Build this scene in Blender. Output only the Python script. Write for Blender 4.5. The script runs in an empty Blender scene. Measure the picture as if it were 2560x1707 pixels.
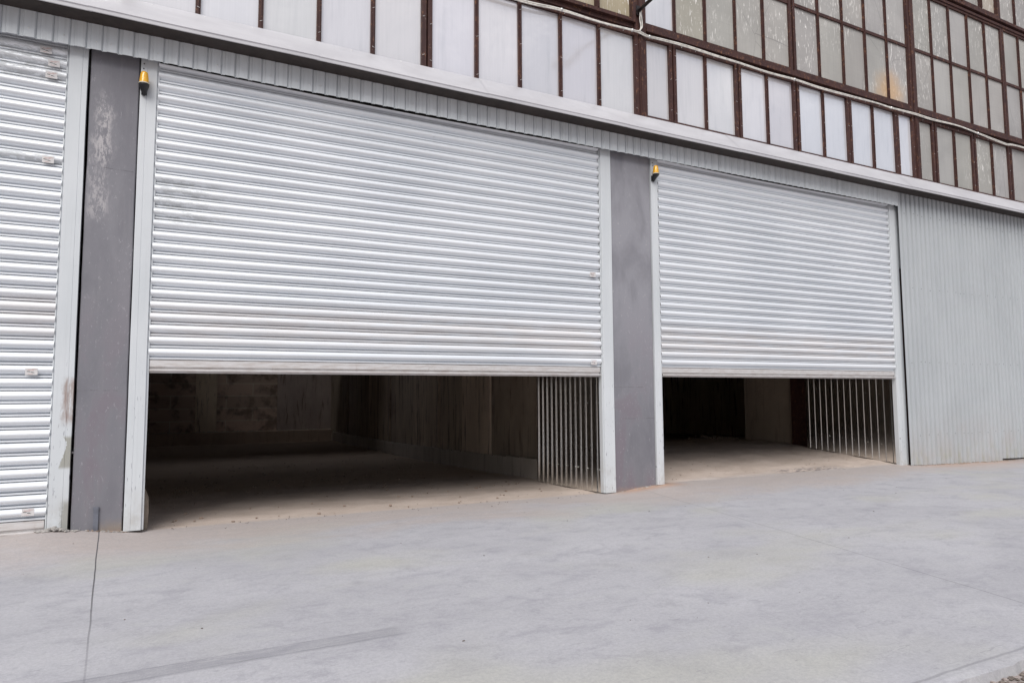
import bpy, math, random
from mathutils import Vector, Matrix, noise as mnoise
random.seed(7)
S = bpy.context.scene
COL = S.collection

# ------------------------------------------------------------------ mesh helper
class MB:
    def __init__(s):
        s.v = []; s.f = []; s.m = []; s.sm = []; s.t = []
    def add(s, vs, fs, mat=0, smooth=False, tint=(1, 1, 1, 1)):
        o = len(s.v); s.v += [tuple(v) for v in vs]
        for f in fs:
            s.f.append(tuple(i + o for i in f)); s.m.append(mat); s.sm.append(smooth); s.t.append(tint)
    def box(s, x0, x1, y0, y1, z0, z1, mat=0, tint=(1, 1, 1, 1)):
        vs = [(x0, y0, z0), (x1, y0, z0), (x1, y1, z0), (x0, y1, z0), (x0, y0, z1), (x1, y0, z1), (x1, y1, z1), (x0, y1, z1)]
        s.add(vs, [(0, 3, 2, 1), (4, 5, 6, 7), (0, 1, 5, 4), (1, 2, 6, 5), (2, 3, 7, 6), (3, 0, 4, 7)], mat, False, tint)
    def strip(s, rows, mat=0, smooth=False, flip=False):
        """rows: list of equally long point rows, joined into a sheet"""
        n = len(rows[0]); vs = [p for r in rows for p in r]; fs = []
        for i in range(len(rows) - 1):
            for j in range(n - 1):
                a = i * n + j; q = (a, a + 1, a + n + 1, a + n)
                fs.append(q[::-1] if flip else q)
        s.add(vs, fs, mat, smooth)
    def tube(s, pts, r, n=8, mat=0, caps=True):
        rings = []
        for i, p in enumerate(pts):
            p = Vector(p); a = Vector(pts[max(0, i - 1)]); b = Vector(pts[min(len(pts) - 1, i + 1)])
            d = (b - a).normalized(); u = d.orthogonal().normalized() if i == 0 else (u - d * u.dot(d)).normalized()
            w = d.cross(u); rr = r[i] if isinstance(r, (list, tuple)) else r
            rings.append([p + (u * math.cos(k * 2 * math.pi / n) + w * math.sin(k * 2 * math.pi / n)) * rr for k in range(n)])
        vs = [q for R in rings for q in R]; fs = []
        for i in range(len(rings) - 1):
            for k in range(n):
                k2 = (k + 1) % n; fs.append((i * n + k, i * n + k2, (i + 1) * n + k2, (i + 1) * n + k))
        if caps:
            fs.append(tuple(range(n))[::-1]); fs.append(tuple((len(rings) - 1) * n + k for k in range(n)))
        s.add(vs, fs, mat, True)
    def rings(s, cs, n=28, mat=0, flute=0.0):
        """cs: list of (cx, cy, z, r)"""
        vs = []; fs = []
        for (cx, cy, z, r) in cs:
            for k in range(n):
                rr = r * (1 - (flute if k % 2 else 0)); a = k * 2 * math.pi / n
                vs.append((cx + rr * math.cos(a), cy + rr * math.sin(a), z))
        for i in range(len(cs) - 1):
            for k in range(n):
                k2 = (k + 1) % n; fs.append((i * n + k, i * n + k2, (i + 1) * n + k2, (i + 1) * n + k))
        fs.append(tuple(range(n))[::-1]); fs.append(tuple((len(cs) - 1) * n + k for k in range(n)))
        s.add(vs, fs, mat, True)
    def stone(s, c, r, mat=0, flat=.6):
        t = (1 + 5 ** .5) / 2
        vs = [(-1, t, 0), (1, t, 0), (-1, -t, 0), (1, -t, 0), (0, -1, t), (0, 1, t), (0, -1, -t), (0, 1, -t), (t, 0, -1), (t, 0, 1), (-t, 0, -1), (-t, 0, 1)]
        fs = [(0, 11, 5), (0, 5, 1), (0, 1, 7), (0, 7, 10), (0, 10, 11), (1, 5, 9), (5, 11, 4), (11, 10, 2), (10, 7, 6), (7, 1, 8), (3, 9, 4), (3, 4, 2), (3, 2, 6), (3, 6, 8), (3, 8, 9), (4, 9, 5), (2, 4, 11), (6, 2, 10), (8, 6, 7), (9, 8, 1)]
        a = random.uniform(0, 6.28); ca, sa = math.cos(a), math.sin(a); sx = random.uniform(.7, 1.4); o = []
        for (x, y, z) in vs:
            k = random.uniform(.75, 1.2) * r / 1.9; x, y, z = x * k * sx, y * k, z * k * flat
            o.append((c[0] + x * ca - y * sa, c[1] + x * sa + y * ca, c[2] + z))
        s.add(o, fs, mat)
    def build(s, name, mats, parent=None, sharp=None):
        off = Vector((0, 0, 0)); p = parent
        while p is not None: off += p.location; p = p.parent
        me = bpy.data.meshes.new(name)
        me.from_pydata([(v[0] - off.x, v[1] - off.y, v[2] - off.z) for v in s.v], [], s.f)
        for m in (mats if isinstance(mats, (list, tuple)) else [mats]): me.materials.append(m)
        for i, p_ in enumerate(me.polygons): p_.material_index = s.m[i]; p_.use_smooth = s.sm[i]
        ca = me.color_attributes.new('tint', 'FLOAT_COLOR', 'CORNER')
        for i, p_ in enumerate(me.polygons):
            for li in p_.loop_indices: ca.data[li].color = s.t[i]
        me.update()
        if sharp: me.set_sharp_from_angle(angle=math.radians(sharp))
        o = bpy.data.objects.new(name, me); COL.objects.link(o); o.parent = parent
        return o
def tag(o, label=None, cat=None, group=None, kind=None):
    if label: o['label'] = label
    if cat: o['category'] = cat
    if group: o['group'] = group
    if kind: o['kind'] = kind
    return o
def empty(name, loc):
    o = bpy.data.objects.new(name, None); COL.objects.link(o); o.location = loc; o.empty_display_size = .3
    return o

# ------------------------------------------------------------------ material helper
class NT:
    def __init__(s, name):
        s.mat = bpy.data.materials.new(name); s.mat.use_nodes = True
        s.n = s.mat.node_tree.nodes; s.l = s.mat.node_tree.links; s.n.clear()
        s.out = s.n.new('ShaderNodeOutputMaterial')
        s.P = s.n.new('ShaderNodeNewGeometry').outputs['Position']
        sp = s.n.new('ShaderNodeSeparateXYZ'); s.l.new(s.P, sp.inputs[0]); s.x, s.y, s.z = sp.outputs
    def put(s, sock, v):
        if isinstance(v, bpy.types.NodeSocket): s.l.new(v, sock)
        elif sock.type == 'RGBA' and len(v) == 3: sock.default_value = (*v, 1)
        else: sock.default_value = v
    def math(s, op, a, b=0.0, c=0.0, clamp=False):
        m = s.n.new('ShaderNodeMath'); m.operation = op; m.use_clamp = clamp
        s.put(m.inputs[0], a); s.put(m.inputs[1], b); s.put(m.inputs[2], c); return m.outputs[0]
    def mul(s, a, b): return s.math('MULTIPLY', a, b)
    def add(s, a, b): return s.math('ADD', a, b)
    def mx(s, a, b): return s.math('MAXIMUM', a, b)
    def scale(s, sc, off=(0, 0, 0)):
        m = s.n.new('ShaderNodeMapping'); s.l.new(s.P, m.inputs[0]); m.inputs['Scale'].default_value = sc; m.inputs['Location'].default_value = off
        return m.outputs[0]
    def noise(s, sc=(1, 1, 1), scale=1.0, det=4, rough=.55, dist=0, off=(0, 0, 0)):
        t = s.n.new('ShaderNodeTexNoise'); s.l.new(s.scale(sc, off), t.inputs['Vector'])
        t.inputs['Scale'].default_value = scale; t.inputs['Detail'].default_value = det
        t.inputs['Roughness'].default_value = rough; t.inputs['Distortion'].default_value = dist
        return t.outputs['Fac']
    def voro(s, sc=(1, 1, 1), scale=1.0, feat='F1'):
        t = s.n.new('ShaderNodeTexVoronoi'); s.l.new(s.scale(sc), t.inputs['Vector']); t.inputs['Scale'].default_value = scale; t.feature = feat
        return t.outputs['Distance']
    def rng(s, v, a, b, c=0.0, d=1.0, smooth=True):
        m = s.n.new('ShaderNodeMapRange'); m.interpolation_type = 'SMOOTHSTEP' if smooth else 'LINEAR'
        s.put(m.inputs['Value'], v)
        for k, q in zip(('From Min', 'From Max', 'To Min', 'To Max'), (a, b, c, d)): s.put(m.inputs[k], q)
        return m.outputs[0]
    def band(s, v, a, b, e):       # 1 inside [a, b], soft edge e
        return s.mul(s.rng(v, a - e, a + e), s.rng(v, b - e, b + e, 1, 0))
    def mix(s, f, a, b, mode='MIX'):
        m = s.n.new('ShaderNodeMix'); m.data_type = 'RGBA'; m.blend_type = mode
        s.put(m.inputs[0], f); s.put(m.inputs[6], a); s.put(m.inputs[7], b); return m.outputs[2]
    def tint(s):
        a = s.n.new('ShaderNodeAttribute'); a.attribute_name = 'tint'; return a.outputs['Color']
    def bump(s, h, st=.3, d=.01):
        b = s.n.new('ShaderNodeBump'); b.inputs['Strength'].default_value = st; b.inputs['Distance'].default_value = d; s.put(b.inputs['Height'], h)
        return b.outputs[0]
    def fin(s, col, rough=.5, metal=0.0, nrm=None, spec=.5, **kw):
        p = s.n.new('ShaderNodeBsdfPrincipled'); s.put(p.inputs['Base Color'], col); s.put(p.inputs['Roughness'], rough)
        s.put(p.inputs['Metallic'], metal); s.put(p.inputs['Specular IOR Level'], spec)
        if nrm is not None: s.l.new(nrm, p.inputs['Normal'])
        for k, v in kw.items(): s.put(p.inputs[k.replace('_', ' ')], v)
        s.l.new(p.outputs[0], s.out.inputs[0]); return s.mat

def m_yard():
    n = NT('yard_concrete')
    big = n.noise((.6, 1.0, 1), 1.0, 5, .6, .5); mid = n.noise((1.3, 2.0, 1), 1.9, 7, .68, .5, (3, 1, 0)); fine = n.noise((1, 1, 1), 45, 4, .7); str_ = n.noise((.8, 2.4, 1), 7, 5, .65, .8, (7, 2, 0))
    c = n.mix(n.rng(big, .3, .7), (.395, .39, .415), (.465, .46, .485))
    c = n.mix(n.mul(n.rng(mid, .5, .70), .6), c, (.29, .285, .32)); cl = n.noise((1, 1.25, 1), 4.0, 10, .86, .2, (1, 7, 0)); c = n.mix(n.mul(n.rng(cl, .5, .62), .6), c, (.31, .305, .335)); c = n.mix(n.mul(n.rng(cl, .47, .36), .5), c, (.47, .47, .48))
    c = n.mix(n.mul(n.rng(mid, .45, .25), .6), c, (.47, .475, .47))
    c = n.mix(n.mul(n.rng(str_, .6, .8), .35), c, (.27, .27, .29))
    gy = n.noise((.3, .5, 1), 1.7, 3, .5, 0, (11, 5, 0)); c = n.mix(n.mul(n.rng(gy, .5, .7), .6), c, (.45, .445, .385))
    # dust band blown out along the building front
    edge = n.add(n.y, n.add(n.mul(n.noise((.35, .6, 1), 1.5, 5, .6, .4, (2, 9, 0)), 2.4), n.mul(n.noise((1.5, 6, 1), 2, 4, .6), .5)))
    dust = n.rng(edge, .15, 1.15)
    c = n.mix(n.mul(dust, .85), c, n.mix(n.noise((1, 3, 1), 3, 5, .6), (.40, .34, .31), (.50, .44, .41)))
    # orange earth by the second pillar and by the clad wall
    d1 = n.mul(n.band(n.x, 6.0, 7.0, .25), n.rng(n.y, -.30, -.02)); d2 = n.mul(n.band(n.x, 12.2, 15.5, .8), n.rng(n.add(n.y, n.mul(mid, .5)), -.55, .1))
    c = n.mix(n.mul(n.mx(d1, n.mul(d2, .6)), .8), c, (.46, .27, .17))
    # tyre mark
    ty = n.mul(n.band(n.add(n.y, n.mul(n.noise((2, 2, 1), 2, 2), .03)), -3.79, -3.655, .012), n.band(n.x, .1, 1.86, .06))
    tl = n.rng(n.noise((1.2, 60, 1), 1.2, 3, .7), .3, .65, .35, 1)
    c = n.mix(n.mul(n.mul(ty, tl), .48), c, (.20, .20, .22))
    for yy in (-3.668, -3.785):
        e = n.math('ABSOLUTE', n.add(n.add(n.y, -yy), n.mul(n.add(n.noise((1.5, 1, 1), 2, 3), -.5), .03))); c = n.mix(n.mul(n.mul(n.rng(e, .010, .003), n.band(n.x, .1, 1.84, .08)), n.rng(n.noise((3, 30, 1), 2, 3, .7), .35, .6, .1, .5)), c, (.15, .15, .165))
    # scuffs
    sc = n.rng(n.noise((1.2, 7, 1), 3.5, 2, .4, 2.5, (5, 8, 0)), .69, .73); c = n.mix(n.mul(sc, .4), c, (.22, .22, .24))
    # saw-cut joints
    def joint(pts, w, a):
        nonlocal c
        (x0, y0), (x1, y1) = pts
        t = n.rng(n.y, y0, y1, 0, 1, False); xc = n.add(n.add(n.mul(t, x1 - x0), x0), n.mul(n.add(n.noise((0.01, 1.2, .01), 1.0, 2), -.5), .02))
        dd = n.math('ABSOLUTE', n.math('SUBTRACT', n.x, xc))
        c = n.mix(n.mul(n.rng(dd, w, w * .45), a), c, (.05, .048, .05))
    fade = n.rng(n.y, -3.9, -1.6, .22, .95)
    joint(((.188, -.07), (.406, -3.72)), .0062, n.mul(fade, n.rng(n.y, -5.2, -4.6)))
    joint(((6.36, -.05), (5.25, -5.3)), .006, .5)
    dd = n.math('ABSOLUTE', n.add(n.add(n.y, 5.41), n.mul(n.noise((3, .01, 1), 2, 3), .03))); c = n.mix(n.mul(n.rng(dd, .012, .004), .45), c, (.16, .16, .17))
    # specks
    v = n.voro((1, 1, 1), 6.5); c = n.mix(n.mul(n.rng(v, .022, .010), .7), c, (.14, .13, .13))
    c = n.mix(n.mul(n.rng(fine, .35, .65), .30), c, (.25, .25, .265)); g2 = n.noise((1, 1, 1), 130, 3, .7); c = n.mix(n.mul(n.rng(g2, .55, .68), .35), c, (.22, .22, .235)); c = n.mix(n.mul(n.rng(g2, .42, .33), .35), c, (.52, .52, .53))
    h = n.add(n.mul(fine, .25), n.add(n.mul(mid, .5), n.mul(str_, .3)))
    return n.fin(c, n.rng(mid, .3, .7, .62, .85), 0, n.bump(h, .25, .012), .35)

def m_floor():
    n = NT('dusty_floor')
    a = n.noise((1, 1.6, 1), 1.4, 6, .65, .5); b = n.noise((1, 1, 1), 22, 5, .7); v = n.voro((1, 1, 1), 9)
    c = n.mix(n.rng(a, .3, .7), (.55, .465, .41), (.44, .365, .315)); c = n.mix(n.mul(n.rng(b, .5, .75), .5), c, (.58, .51, .47))
    # slab edge, damp grey patch by the second door
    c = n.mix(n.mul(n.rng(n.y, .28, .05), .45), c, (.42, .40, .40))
    sp = n.mul(n.mul(n.band(n.x, 9.2, 10.7, .3), n.band(n.add(n.y, n.mul(a, .35)), .18, .55, .1)), n.rng(n.noise((1, 3, 1), 8, 4, .7), .42, .6)); c = n.mix(n.mul(sp, .75), c, (.13, .12, .13))
    # darker brown deeper in
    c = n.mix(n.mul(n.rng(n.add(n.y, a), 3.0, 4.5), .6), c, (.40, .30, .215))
    c = n.mix(n.mul(n.rng(v, .07, .03), .8), c, (.12, .10, .09))
    return n.fin(c, .9, 0, n.bump(n.add(b, n.mul(a, 2)), .5, .02), .2)

def m_soil():
    n = NT('bare_soil')
    a = n.noise((1, 1, 1), 1.2, 6, .65); b = n.noise((1, 1, 1), 30, 5, .7)
    c = n.mix(n.rng(a, .3, .7), (.34, .29, .27), (.42, .37, .35)); c = n.mix(n.mul(n.rng(b, .5, .7), .5), c, (.22, .19, .18))
    return n.fin(c, .95, 0, n.bump(b, .8, .02), .2)

def m_galv():
    n = NT('galvanised_slats')
    bl = n.noise((.9, 1, 9), 2.2, 5, .65, .4); big = n.noise((.5, 1, .7), 1.2, 3, .5); fine = n.noise((5, 1, 3), 3, 4, .6)
    c = n.mix(n.rng(big, .35, .65), (.76, .79, .83), (.82, .845, .88))
    slat = n.math('FLOOR', n.math('DIVIDE', n.math('SUBTRACT', 4.486, n.z), .115))
    wn = n.n.new('ShaderNodeTexWhiteNoise'); wn.noise_dimensions = '1D'; n.put(wn.inputs['W'], slat); rnd = wn.outputs[0]
    c = n.mix(n.mul(n.rng(rnd, .2, 1), .20), c, (.60, .62, .65))
    # dull rubbed patches: left edge of the wide shutter and the upper slats of the left shutter
    g1 = n.mul(n.band(n.x, .4, 1.1, .35), n.band(n.z, 2.95, 3.42, .05)); g2 = n.mul(n.rng(n.x, -.1, -.3), n.mx(n.band(n.z, 4.19, 4.53, .02), n.band(n.z, 3.40, 3.50, .01)))
    pt = n.rng(n.noise((4.5, 1, 20), 1.3, 5, .8, .3), .46, .54); wear = n.mul(n.mx(n.mul(g1, 1.0), g2), pt)
    c = n.mix(n.mul(wear, .6), c, (.46, .48, .49))
    gen = n.rng(n.noise((2.5, 1, 10), 2.4, 6, .75, .3, (4, 0, 2)), .62, .72); c = n.mix(n.mul(gen, .55), c, (.48, .50, .52))
    # dust settling on the lower slats
    dz = n.mul(n.band(n.add(n.z, n.mul(big, .15)), 1.85, 2.25, .12), n.rng(bl, .3, .6)); c = n.mix(n.mul(dz, .42), c, (.58, .52, .49))
    # vertical drips and small scratches
    dr = n.rng(n.noise((34, 1, 1.5), 1.0, 4, .7), .64, .74); c = n.mix(n.mul(n.mul(dr, n.rng(n.z, 2.6, 1.7)), .4), c, (.46, .44, .43))
    sc = n.rng(n.noise((60, 1, 22), 1.0, 3, .6, 0, (3, 3, 3)), .775, .80); c = n.mix(n.mul(sc, .5), c, (.22, .23, .26))
    ro = n.add(n.rng(fine, .3, .7, .38, .46), n.mul(n.mx(wear, n.mul(gen, .6)), .22))
    return n.fin(c, ro, n.math('SUBTRACT', .28, n.mul(n.mx(wear, dz), .22)), n.bump(big, .10, .006), .5)

def m_barmetal():
    n = NT('shutter_bottom_bar'); a = n.noise((3, 1, 20), 2, 5, .7)
    c = n.mix(n.rng(a, .35, .7), (.70, .69, .69), (.56, .52, .50)); c = n.mix(n.mul(n.rng(n.noise((30, 1, 5), 1, 4, .7), .6, .75), .5), c, (.40, .33, .30))
    return n.fin(c, .42, .35, n.bump(a, .1, .004))

def m_paint():
    n = NT('pale_grey_paint')
    a = n.noise((1, 1, .35), 2.0, 5, .6); st = n.noise((40, 1, .9), 1.0, 4, .7)
    c = n.mix(n.rng(a, .3, .7), (.56, .59, .615), (.63, .655, .68)); c = n.mix(n.mul(n.rng(st, .5, .75), .3), c, (.45, .47, .49))
    # scratches near the ground
    sc = n.rng(n.noise((70, 1, 9), 1.0, 2, .5, .6), .67, .70); c = n.mix(n.mul(n.mul(sc, n.rng(n.z, 1.9, .6)), .85), c, (.15, .15, .19))
    dirt = n.mul(n.rng(n.z, .55, .0), n.rng(n.noise((7, 3, 5), 1, 5, .7), .35, .7)); c = n.mix(n.mul(dirt, .55), c, (.38, .36, .33))
    # rusty, peeled patch on the left guide with bare mortar under it
    ew = n.mul(n.add(n.noise((9, 1, 7), 1.4, 4, .7), -.5), .12); xw = n.add(n.x, ew)
    r = n.mul(n.mul(n.rng(xw, -.165, -.125), n.rng(n.x, -.03, -.05)), n.band(n.add(n.z, ew), 1.02, 1.42, .05))
    r = n.mul(r, n.rng(n.noise((26, 1, 4), 1.2, 4, .7), .28, .62)); c = n.mix(n.mul(r, .85), c, (.27, .19, .16))
    m2 = n.mul(n.mul(n.rng(n.add(xw, n.mul(n.math('ABSOLUTE', n.add(n.z, -.80)), .25)), -.100, -.095), n.band(n.z, .62, .90, .02)), n.rng(n.x, -.03, -.05)); c = n.mix(m2, c, (.34, .34, .31))
    m3 = n.mul(n.mul(n.rng(xw, -.13, -.10), n.rng(n.x, -.03, -.05)), n.rng(n.z, .36, .28)); c = n.mix(m3, c, (.33, .33, .31))
    return n.fin(c, .42, 0, n.bump(n.add(a, n.mul(st, .2)), .12, .01), .5)

def m_clad(k=1.0, name='coated_cladding_sheet'):
    n = NT(name)
    a = n.noise((.6, 1, .5), 1.3, 5, .6, .3); st = n.noise((22, 1, .5), 1.0, 4, .65); sp = n.noise((1, 1, 1), 14, 3, .6)
    c = n.mix(n.rng(a, .3, .7), (.42 * k, .446 * k, .466 * k), (.47 * k, .495 * k, .515 * k)); c = n.mix(n.mul(n.rng(st, .45, .75), .35), c, (.33, .35, .36))
    c = n.mix(n.mul(n.rng(sp, .66, .74), .25), c, (.36, .38, .39))
    low = n.mul(n.rng(n.z, 1.2, .1), n.rng(n.noise((3, 1, 2), 1, 5, .65), .3, .7)); c = n.mix(n.mul(low, .55), c, (.42, .39, .38))
    gr = n.mul(n.rng(n.z, .45, .02), n.rng(n.noise((5, 1, 3), 1, 4, .65, 0, (4, 4, 4)), .45, .65)); c = n.mix(n.mul(gr, .5), c, (.36, .36, .27))
    return n.fin(c, .38, 0, n.bump(n.add(a, n.mul(sp, .15)), .18, .02), .5)

def m_flash():
    n = NT('white_flashing')
    a = n.noise((.6, 2, 1), 1.6, 5, .6, .5); sc = n.rng(n.noise((4, 14, 14), 1.2, 4, .7, 1.5), .62, .7)
    c = n.mix(n.rng(a, .3, .7), (.47, .465, .49), (.54, .535, .56)); c = n.mix(n.mul(sc, .35), c, (.42, .41, .42))
    return n.fin(c, .42, 0, n.bump(a, .35, .02), .5)

def m_pillar():
    n = NT('painted_pillar')
    a = n.noise((2, 2, 1), 1.1, 5, .6, .3); st = n.noise((20, 6, 1.2), 1, 4, .65); f = n.noise((1, 1, 1), 22, 4, .7)
    c = n.mix(n.rng(a, .3, .7), (.170, .168, .190), (.232, .230, .252)); c = n.mix(n.mul(n.rng(st, .5, .75), .35), c, (.24, .235, .25))
    c = n.mix(n.mul(n.mul(n.rng(n.x, 4, 5), n.rng(n.z, .6, 2.4)), n.rng(a, .35, .6, .35, .8)), c, (.30, .30, .33))
    c = n.mix(n.mul(n.mul(n.rng(n.z, 3.0, .6), n.rng(a, .45, .6)), .5), c, (.165, .125, .155))
    # scraped pale plaster showing on the upper left pillar
    w = n.mul(n.add(n.noise((5, 5, 2.5), 1.5, 4, .7), -.5), .24); xw = n.add(n.x, w)
    reg = n.mx(n.mul(n.band(xw, .02, .15, .05), n.band(n.z, 3.44, 4.12, .10)), n.mul(n.mul(n.band(xw, -.02, .13, .05), n.band(n.z, 2.95, 3.40, .08)), .75))
    scr = n.rng(n.noise((19, 10, 7), 1.2, 10, .84, .2), .475, .54); fl = n.rng(n.noise((30, 30, 14), 1.2, 5, .8, .6, (9, 2, 1)), .60, .65)
    c = n.mix(n.mul(n.mul(reg, scr), .85), c, (.47, .45, .46)); c = n.mix(n.mul(fl, n.mul(n.rng(a, .35, .6), .75)), c, (.42, .41, .43))
    vs = n.mul(n.rng(n.noise((60, 10, 7), 1, 4, .7, .3), .66, .71), n.mx(n.rng(n.z, 2.0, .7), n.mul(n.band(n.x, .2, .36, .04), n.band(n.z, 3.7, 4.1, .1)))); c = n.mix(n.mul(vs, .7), c, (.5, .48, .5))
    # muddy foot
    ft = n.mul(n.rng(n.add(n.z, n.mul(f, .12)), .22, .08), n.band(n.x, .17, .40, .04)); c = n.mix(n.mul(ft, .8), c, (.28, .23, .19))
    ft2 = n.rng(n.add(n.z, n.mul(f, .1)), .10, .03); c = n.mix(n.mul(ft2, .6), c, (.30, .22, .19))
    # render joint lines
    def line(z0, sl, x0, x1):
        nonlocal c
        d = n.math('ABSOLUTE', n.math('SUBTRACT', n.add(n.z, n.mul(n.x, sl)), n.add(z0, n.mul(n.add(n.noise((9, 1, 1), 1, 3), -.5), .02))))
        c = n.mix(n.mul(n.mul(n.rng(d, .004, .002), n.mul(n.band(n.x, x0, x1, .01), n.rng(n.noise((9, 1, 9), 1.5, 4, .7), .42, .56))), .55), c, (.07, .065, .075))
    line(3.44, .03, -.1, .4); line(1.32, 0, -.1, .4); line(1.35, .0, 5.9, 6.5); line(.93, .0, 5.9, 6.7)
    return n.fin(c, .68, 0, n.bump(n.add(n.mul(f, .35), n.add(a, n.mul(st, .3))), .35, .012), .35)

def m_frame():
    n = NT('rusty_brown_frame')
    a = n.noise((3, 3, 1.2), 2, 5, .65); st = n.noise((45, 30, 2.5), 1, 4, .7); f = n.noise((14, 14, 9), 1.5, 5, .75)
    c = n.mix(n.rng(a, .3, .7), (.038, .015, .014), (.062, .025, .021)); c = n.mix(n.mul(n.rng(st, .52, .75), .6), c, (.11, .052, .034))
    c = n.mix(n.mul(n.rng(f, .56, .64), .75), c, (.20, .095, .05)); c = n.mix(n.mul(n.rng(f, .38, .30), .6), c, (.030, .016, .018))
    c = n.mix(n.mul(n.rng(n.noise((30, 30, 30), 1.5, 3), .68, .73), .6), c, (.33, .27, .25))
    return n.fin(c, .62, 0, n.bump(n.add(f, st), .3, .006), .4)

def m_poly():
    n = NT('glossy_polycarbonate')
    v = n.noise((34, 1, .35), 1.6, 4, .7); big = n.noise((1.1, 1, .8), 1.1, 4, .55, .3); dr = n.noise((9, 1, .7), 1.2, 5, .65)
    c = n.mix(n.mul(n.rng(v, .35, .7), .5), (.74, .74, .765), (.82, .815, .84)); c = n.mix(n.mul(n.rng(dr, .5, .75), .4), c, (.55, .57, .60))
    c = n.mix(1.0, c, n.tint(), 'MULTIPLY')
    return n.fin(c, n.rng(v, .3, .7, .08, .16), .28, n.bump(n.add(n.mul(big, 1.0), n.mul(v, .04)), .5, .03), .5, IOR=1.8, Coat_Weight=1.0, Coat_Roughness=.06)

def m_oldglass():
    n = NT('dirty_ribbed_glazing')
    v = n.noise((55, 1, .5), 1.6, 3, .7); big = n.noise((.8, 1, .9), 1.3, 4, .55, .4); hz = n.noise((.8, 1, 60), 1.0, 3, .6)
    c = n.mix(n.rng(big, .3, .7), (.35, .343, .33), (.42, .412, .395)); c = n.mix(n.mul(n.rng(v, .4, .7), .35), c, (.28, .275, .265)); c = n.mix(n.mul(n.rng(hz, .5, .7), .22), c, (.27, .26, .26))
    c = n.mix(1.0, c, n.tint(), 'MULTIPLY')
    # white runs of old putty and paint
    reg = n.rng(n.noise((.5, 1, .4), 1.1, 2, .5, 0, (5.3, 0, 2)), .42, .58)
    rn = n.rng(n.noise((38, 1, 4.6), 1.25, 2, .55, .9), .61, .645); c = n.mix(n.mul(n.mul(rn, reg), 1.0), c, (.80, .79, .76))
    # orange stain in two panes
    dx = n.mul(n.add(n.x, -12.22), 1.45); dz = n.mul(n.add(n.z, -6.70), 1.6); d = n.math('SQRT', n.add(n.mul(dx, dx), n.mul(dz, dz)))
    d = n.add(d, n.mul(n.add(n.noise((3, 1, 2.5), 1.5, 4, .6), -.5), .55)); og = n.rng(d, .85, .12); c = n.mix(n.mul(og, .65), c, (.60, .36, .15))
    ck = n.voro((1, 1, .8), 1.15, 'DISTANCE_TO_EDGE'); cm = n.mul(n.rng(ck, .006, .002), n.rng(n.noise((.6, 1, .6), 1.0, 2, .5, 0, (1, 2, 8)), .5, .56)); c = n.mix(n.mul(cm, .45), c, (.12, .12, .12))
    return n.fin(c, .38, 0, n.bump(n.add(n.mul(big, .8), n.mul(v, .06)), .4, .02), .4)

def m_conc(name, c1, c2, vert=True):
    n = NT(name)
    a = n.noise((1.4, 1.4, .5), 1.5, 6, .65, .3); st = n.noise((5, 5, .5), 1.6, 5, .7, .4); f = n.noise((1, 1, 1), 14, 5, .7)
    c = n.mix(n.rng(a, .3, .7), c1, c2); c = n.mix(1.0, c, n.tint(), 'MULTIPLY'); c = n.mix(n.mul(n.rng(st, .52, .66), .7 if vert else .3), c, (.10, .07, .055))
    c = n.mix(n.mul(n.rng(f, .55, .75), .25), c, (.40, .36, .31))
    return n.fin(c, .9, 0, n.bump(n.add(f, a), .5, .02), .2)

def m_block():
    n = NT('old_blockwork')
    a = n.noise((1, 1, 1), 2.2, 6, .65, .3)
    b = n.n.new('ShaderNodeTexBrick'); mp = n.n.new('ShaderNodeCombineXYZ'); n.put(mp.inputs[0], n.x); n.put(mp.inputs[1], n.z); n.l.new(mp.outputs[0], b.inputs['Vector'])
    b.inputs['Color1'].default_value = (.55, .42, .36, 1); b.inputs['Color2'].default_value = (.42, .33, .28, 1); b.inputs['Mortar'].default_value = (.62, .57, .50, 1)
    b.inputs['Scale'].default_value = 1; b.inputs['Brick Width'].default_value = 1.7; b.inputs['Row Height'].default_value = .42; b.inputs['Mortar Size'].default_value = .014; b.inputs['Mortar Smooth'].default_value = .4
    c = n.mix(n.mul(n.rng(a, .45, .65), .7), b.outputs[0], (.10, .075, .06)); c = n.mix(n.mul(n.rng(n.noise((2, 1, 6), 2, 5, .7), .66, .74), .7), c, (.45, .41, .35))
    return n.fin(c, .92, 0, n.bump(a, .6, .03), .2)

def simple(name, col, rough, metal=0.0, var=.2, sc=8, bump=.1, spec=.5, **kw):
    n = NT(name); a = n.noise((1, 1, 1), sc, 5, .65)
    c = n.mix(n.rng(a, .35, .7), col, tuple(v * (1 - var) for v in col))
    return n.fin(c, rough, metal, n.bump(a, bump, .01), spec, **kw)

YARD, FLOOR, SOIL, GALV, BAR, PAINT, CLAD, FLASH, PILLAR, FRAME, POLY, OLDG = m_yard(), m_floor(), m_soil(), m_galv(), m_barmetal(), m_paint(), m_clad(), m_flash(), m_pillar(), m_frame(), m_poly(), m_oldglass()
HEADER = m_clad(1.40, 'coated_header_sheet')
CONC = m_conc('stained_concrete', (.68, .57, .46), (.52, .43, .35)); CONC2 = m_conc('interior_plaster', (.66, .60, .54), (.55, .50, .45), False); BLOCKW = m_block()
STEEL = simple('raw_steel_sheet', (.78, .77, .75), .16, 1.0, .1, 3, .0)
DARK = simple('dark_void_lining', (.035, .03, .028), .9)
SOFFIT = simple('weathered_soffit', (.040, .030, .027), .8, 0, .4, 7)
RUBBER = simple('black_plastic', (.012, .012, .015), .38, 0, .3, 20, .05)
AMBER = simple('amber_lens', (.88, .47, .035), .22, 0, .12, 30, .05, .5, Subsurface_Weight=.25, Subsurface_Radius=(.03, .012, .004), Coat_Weight=.5)
CREAM = simple('cream_gasket', (.62, .58, .47), .5)
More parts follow.
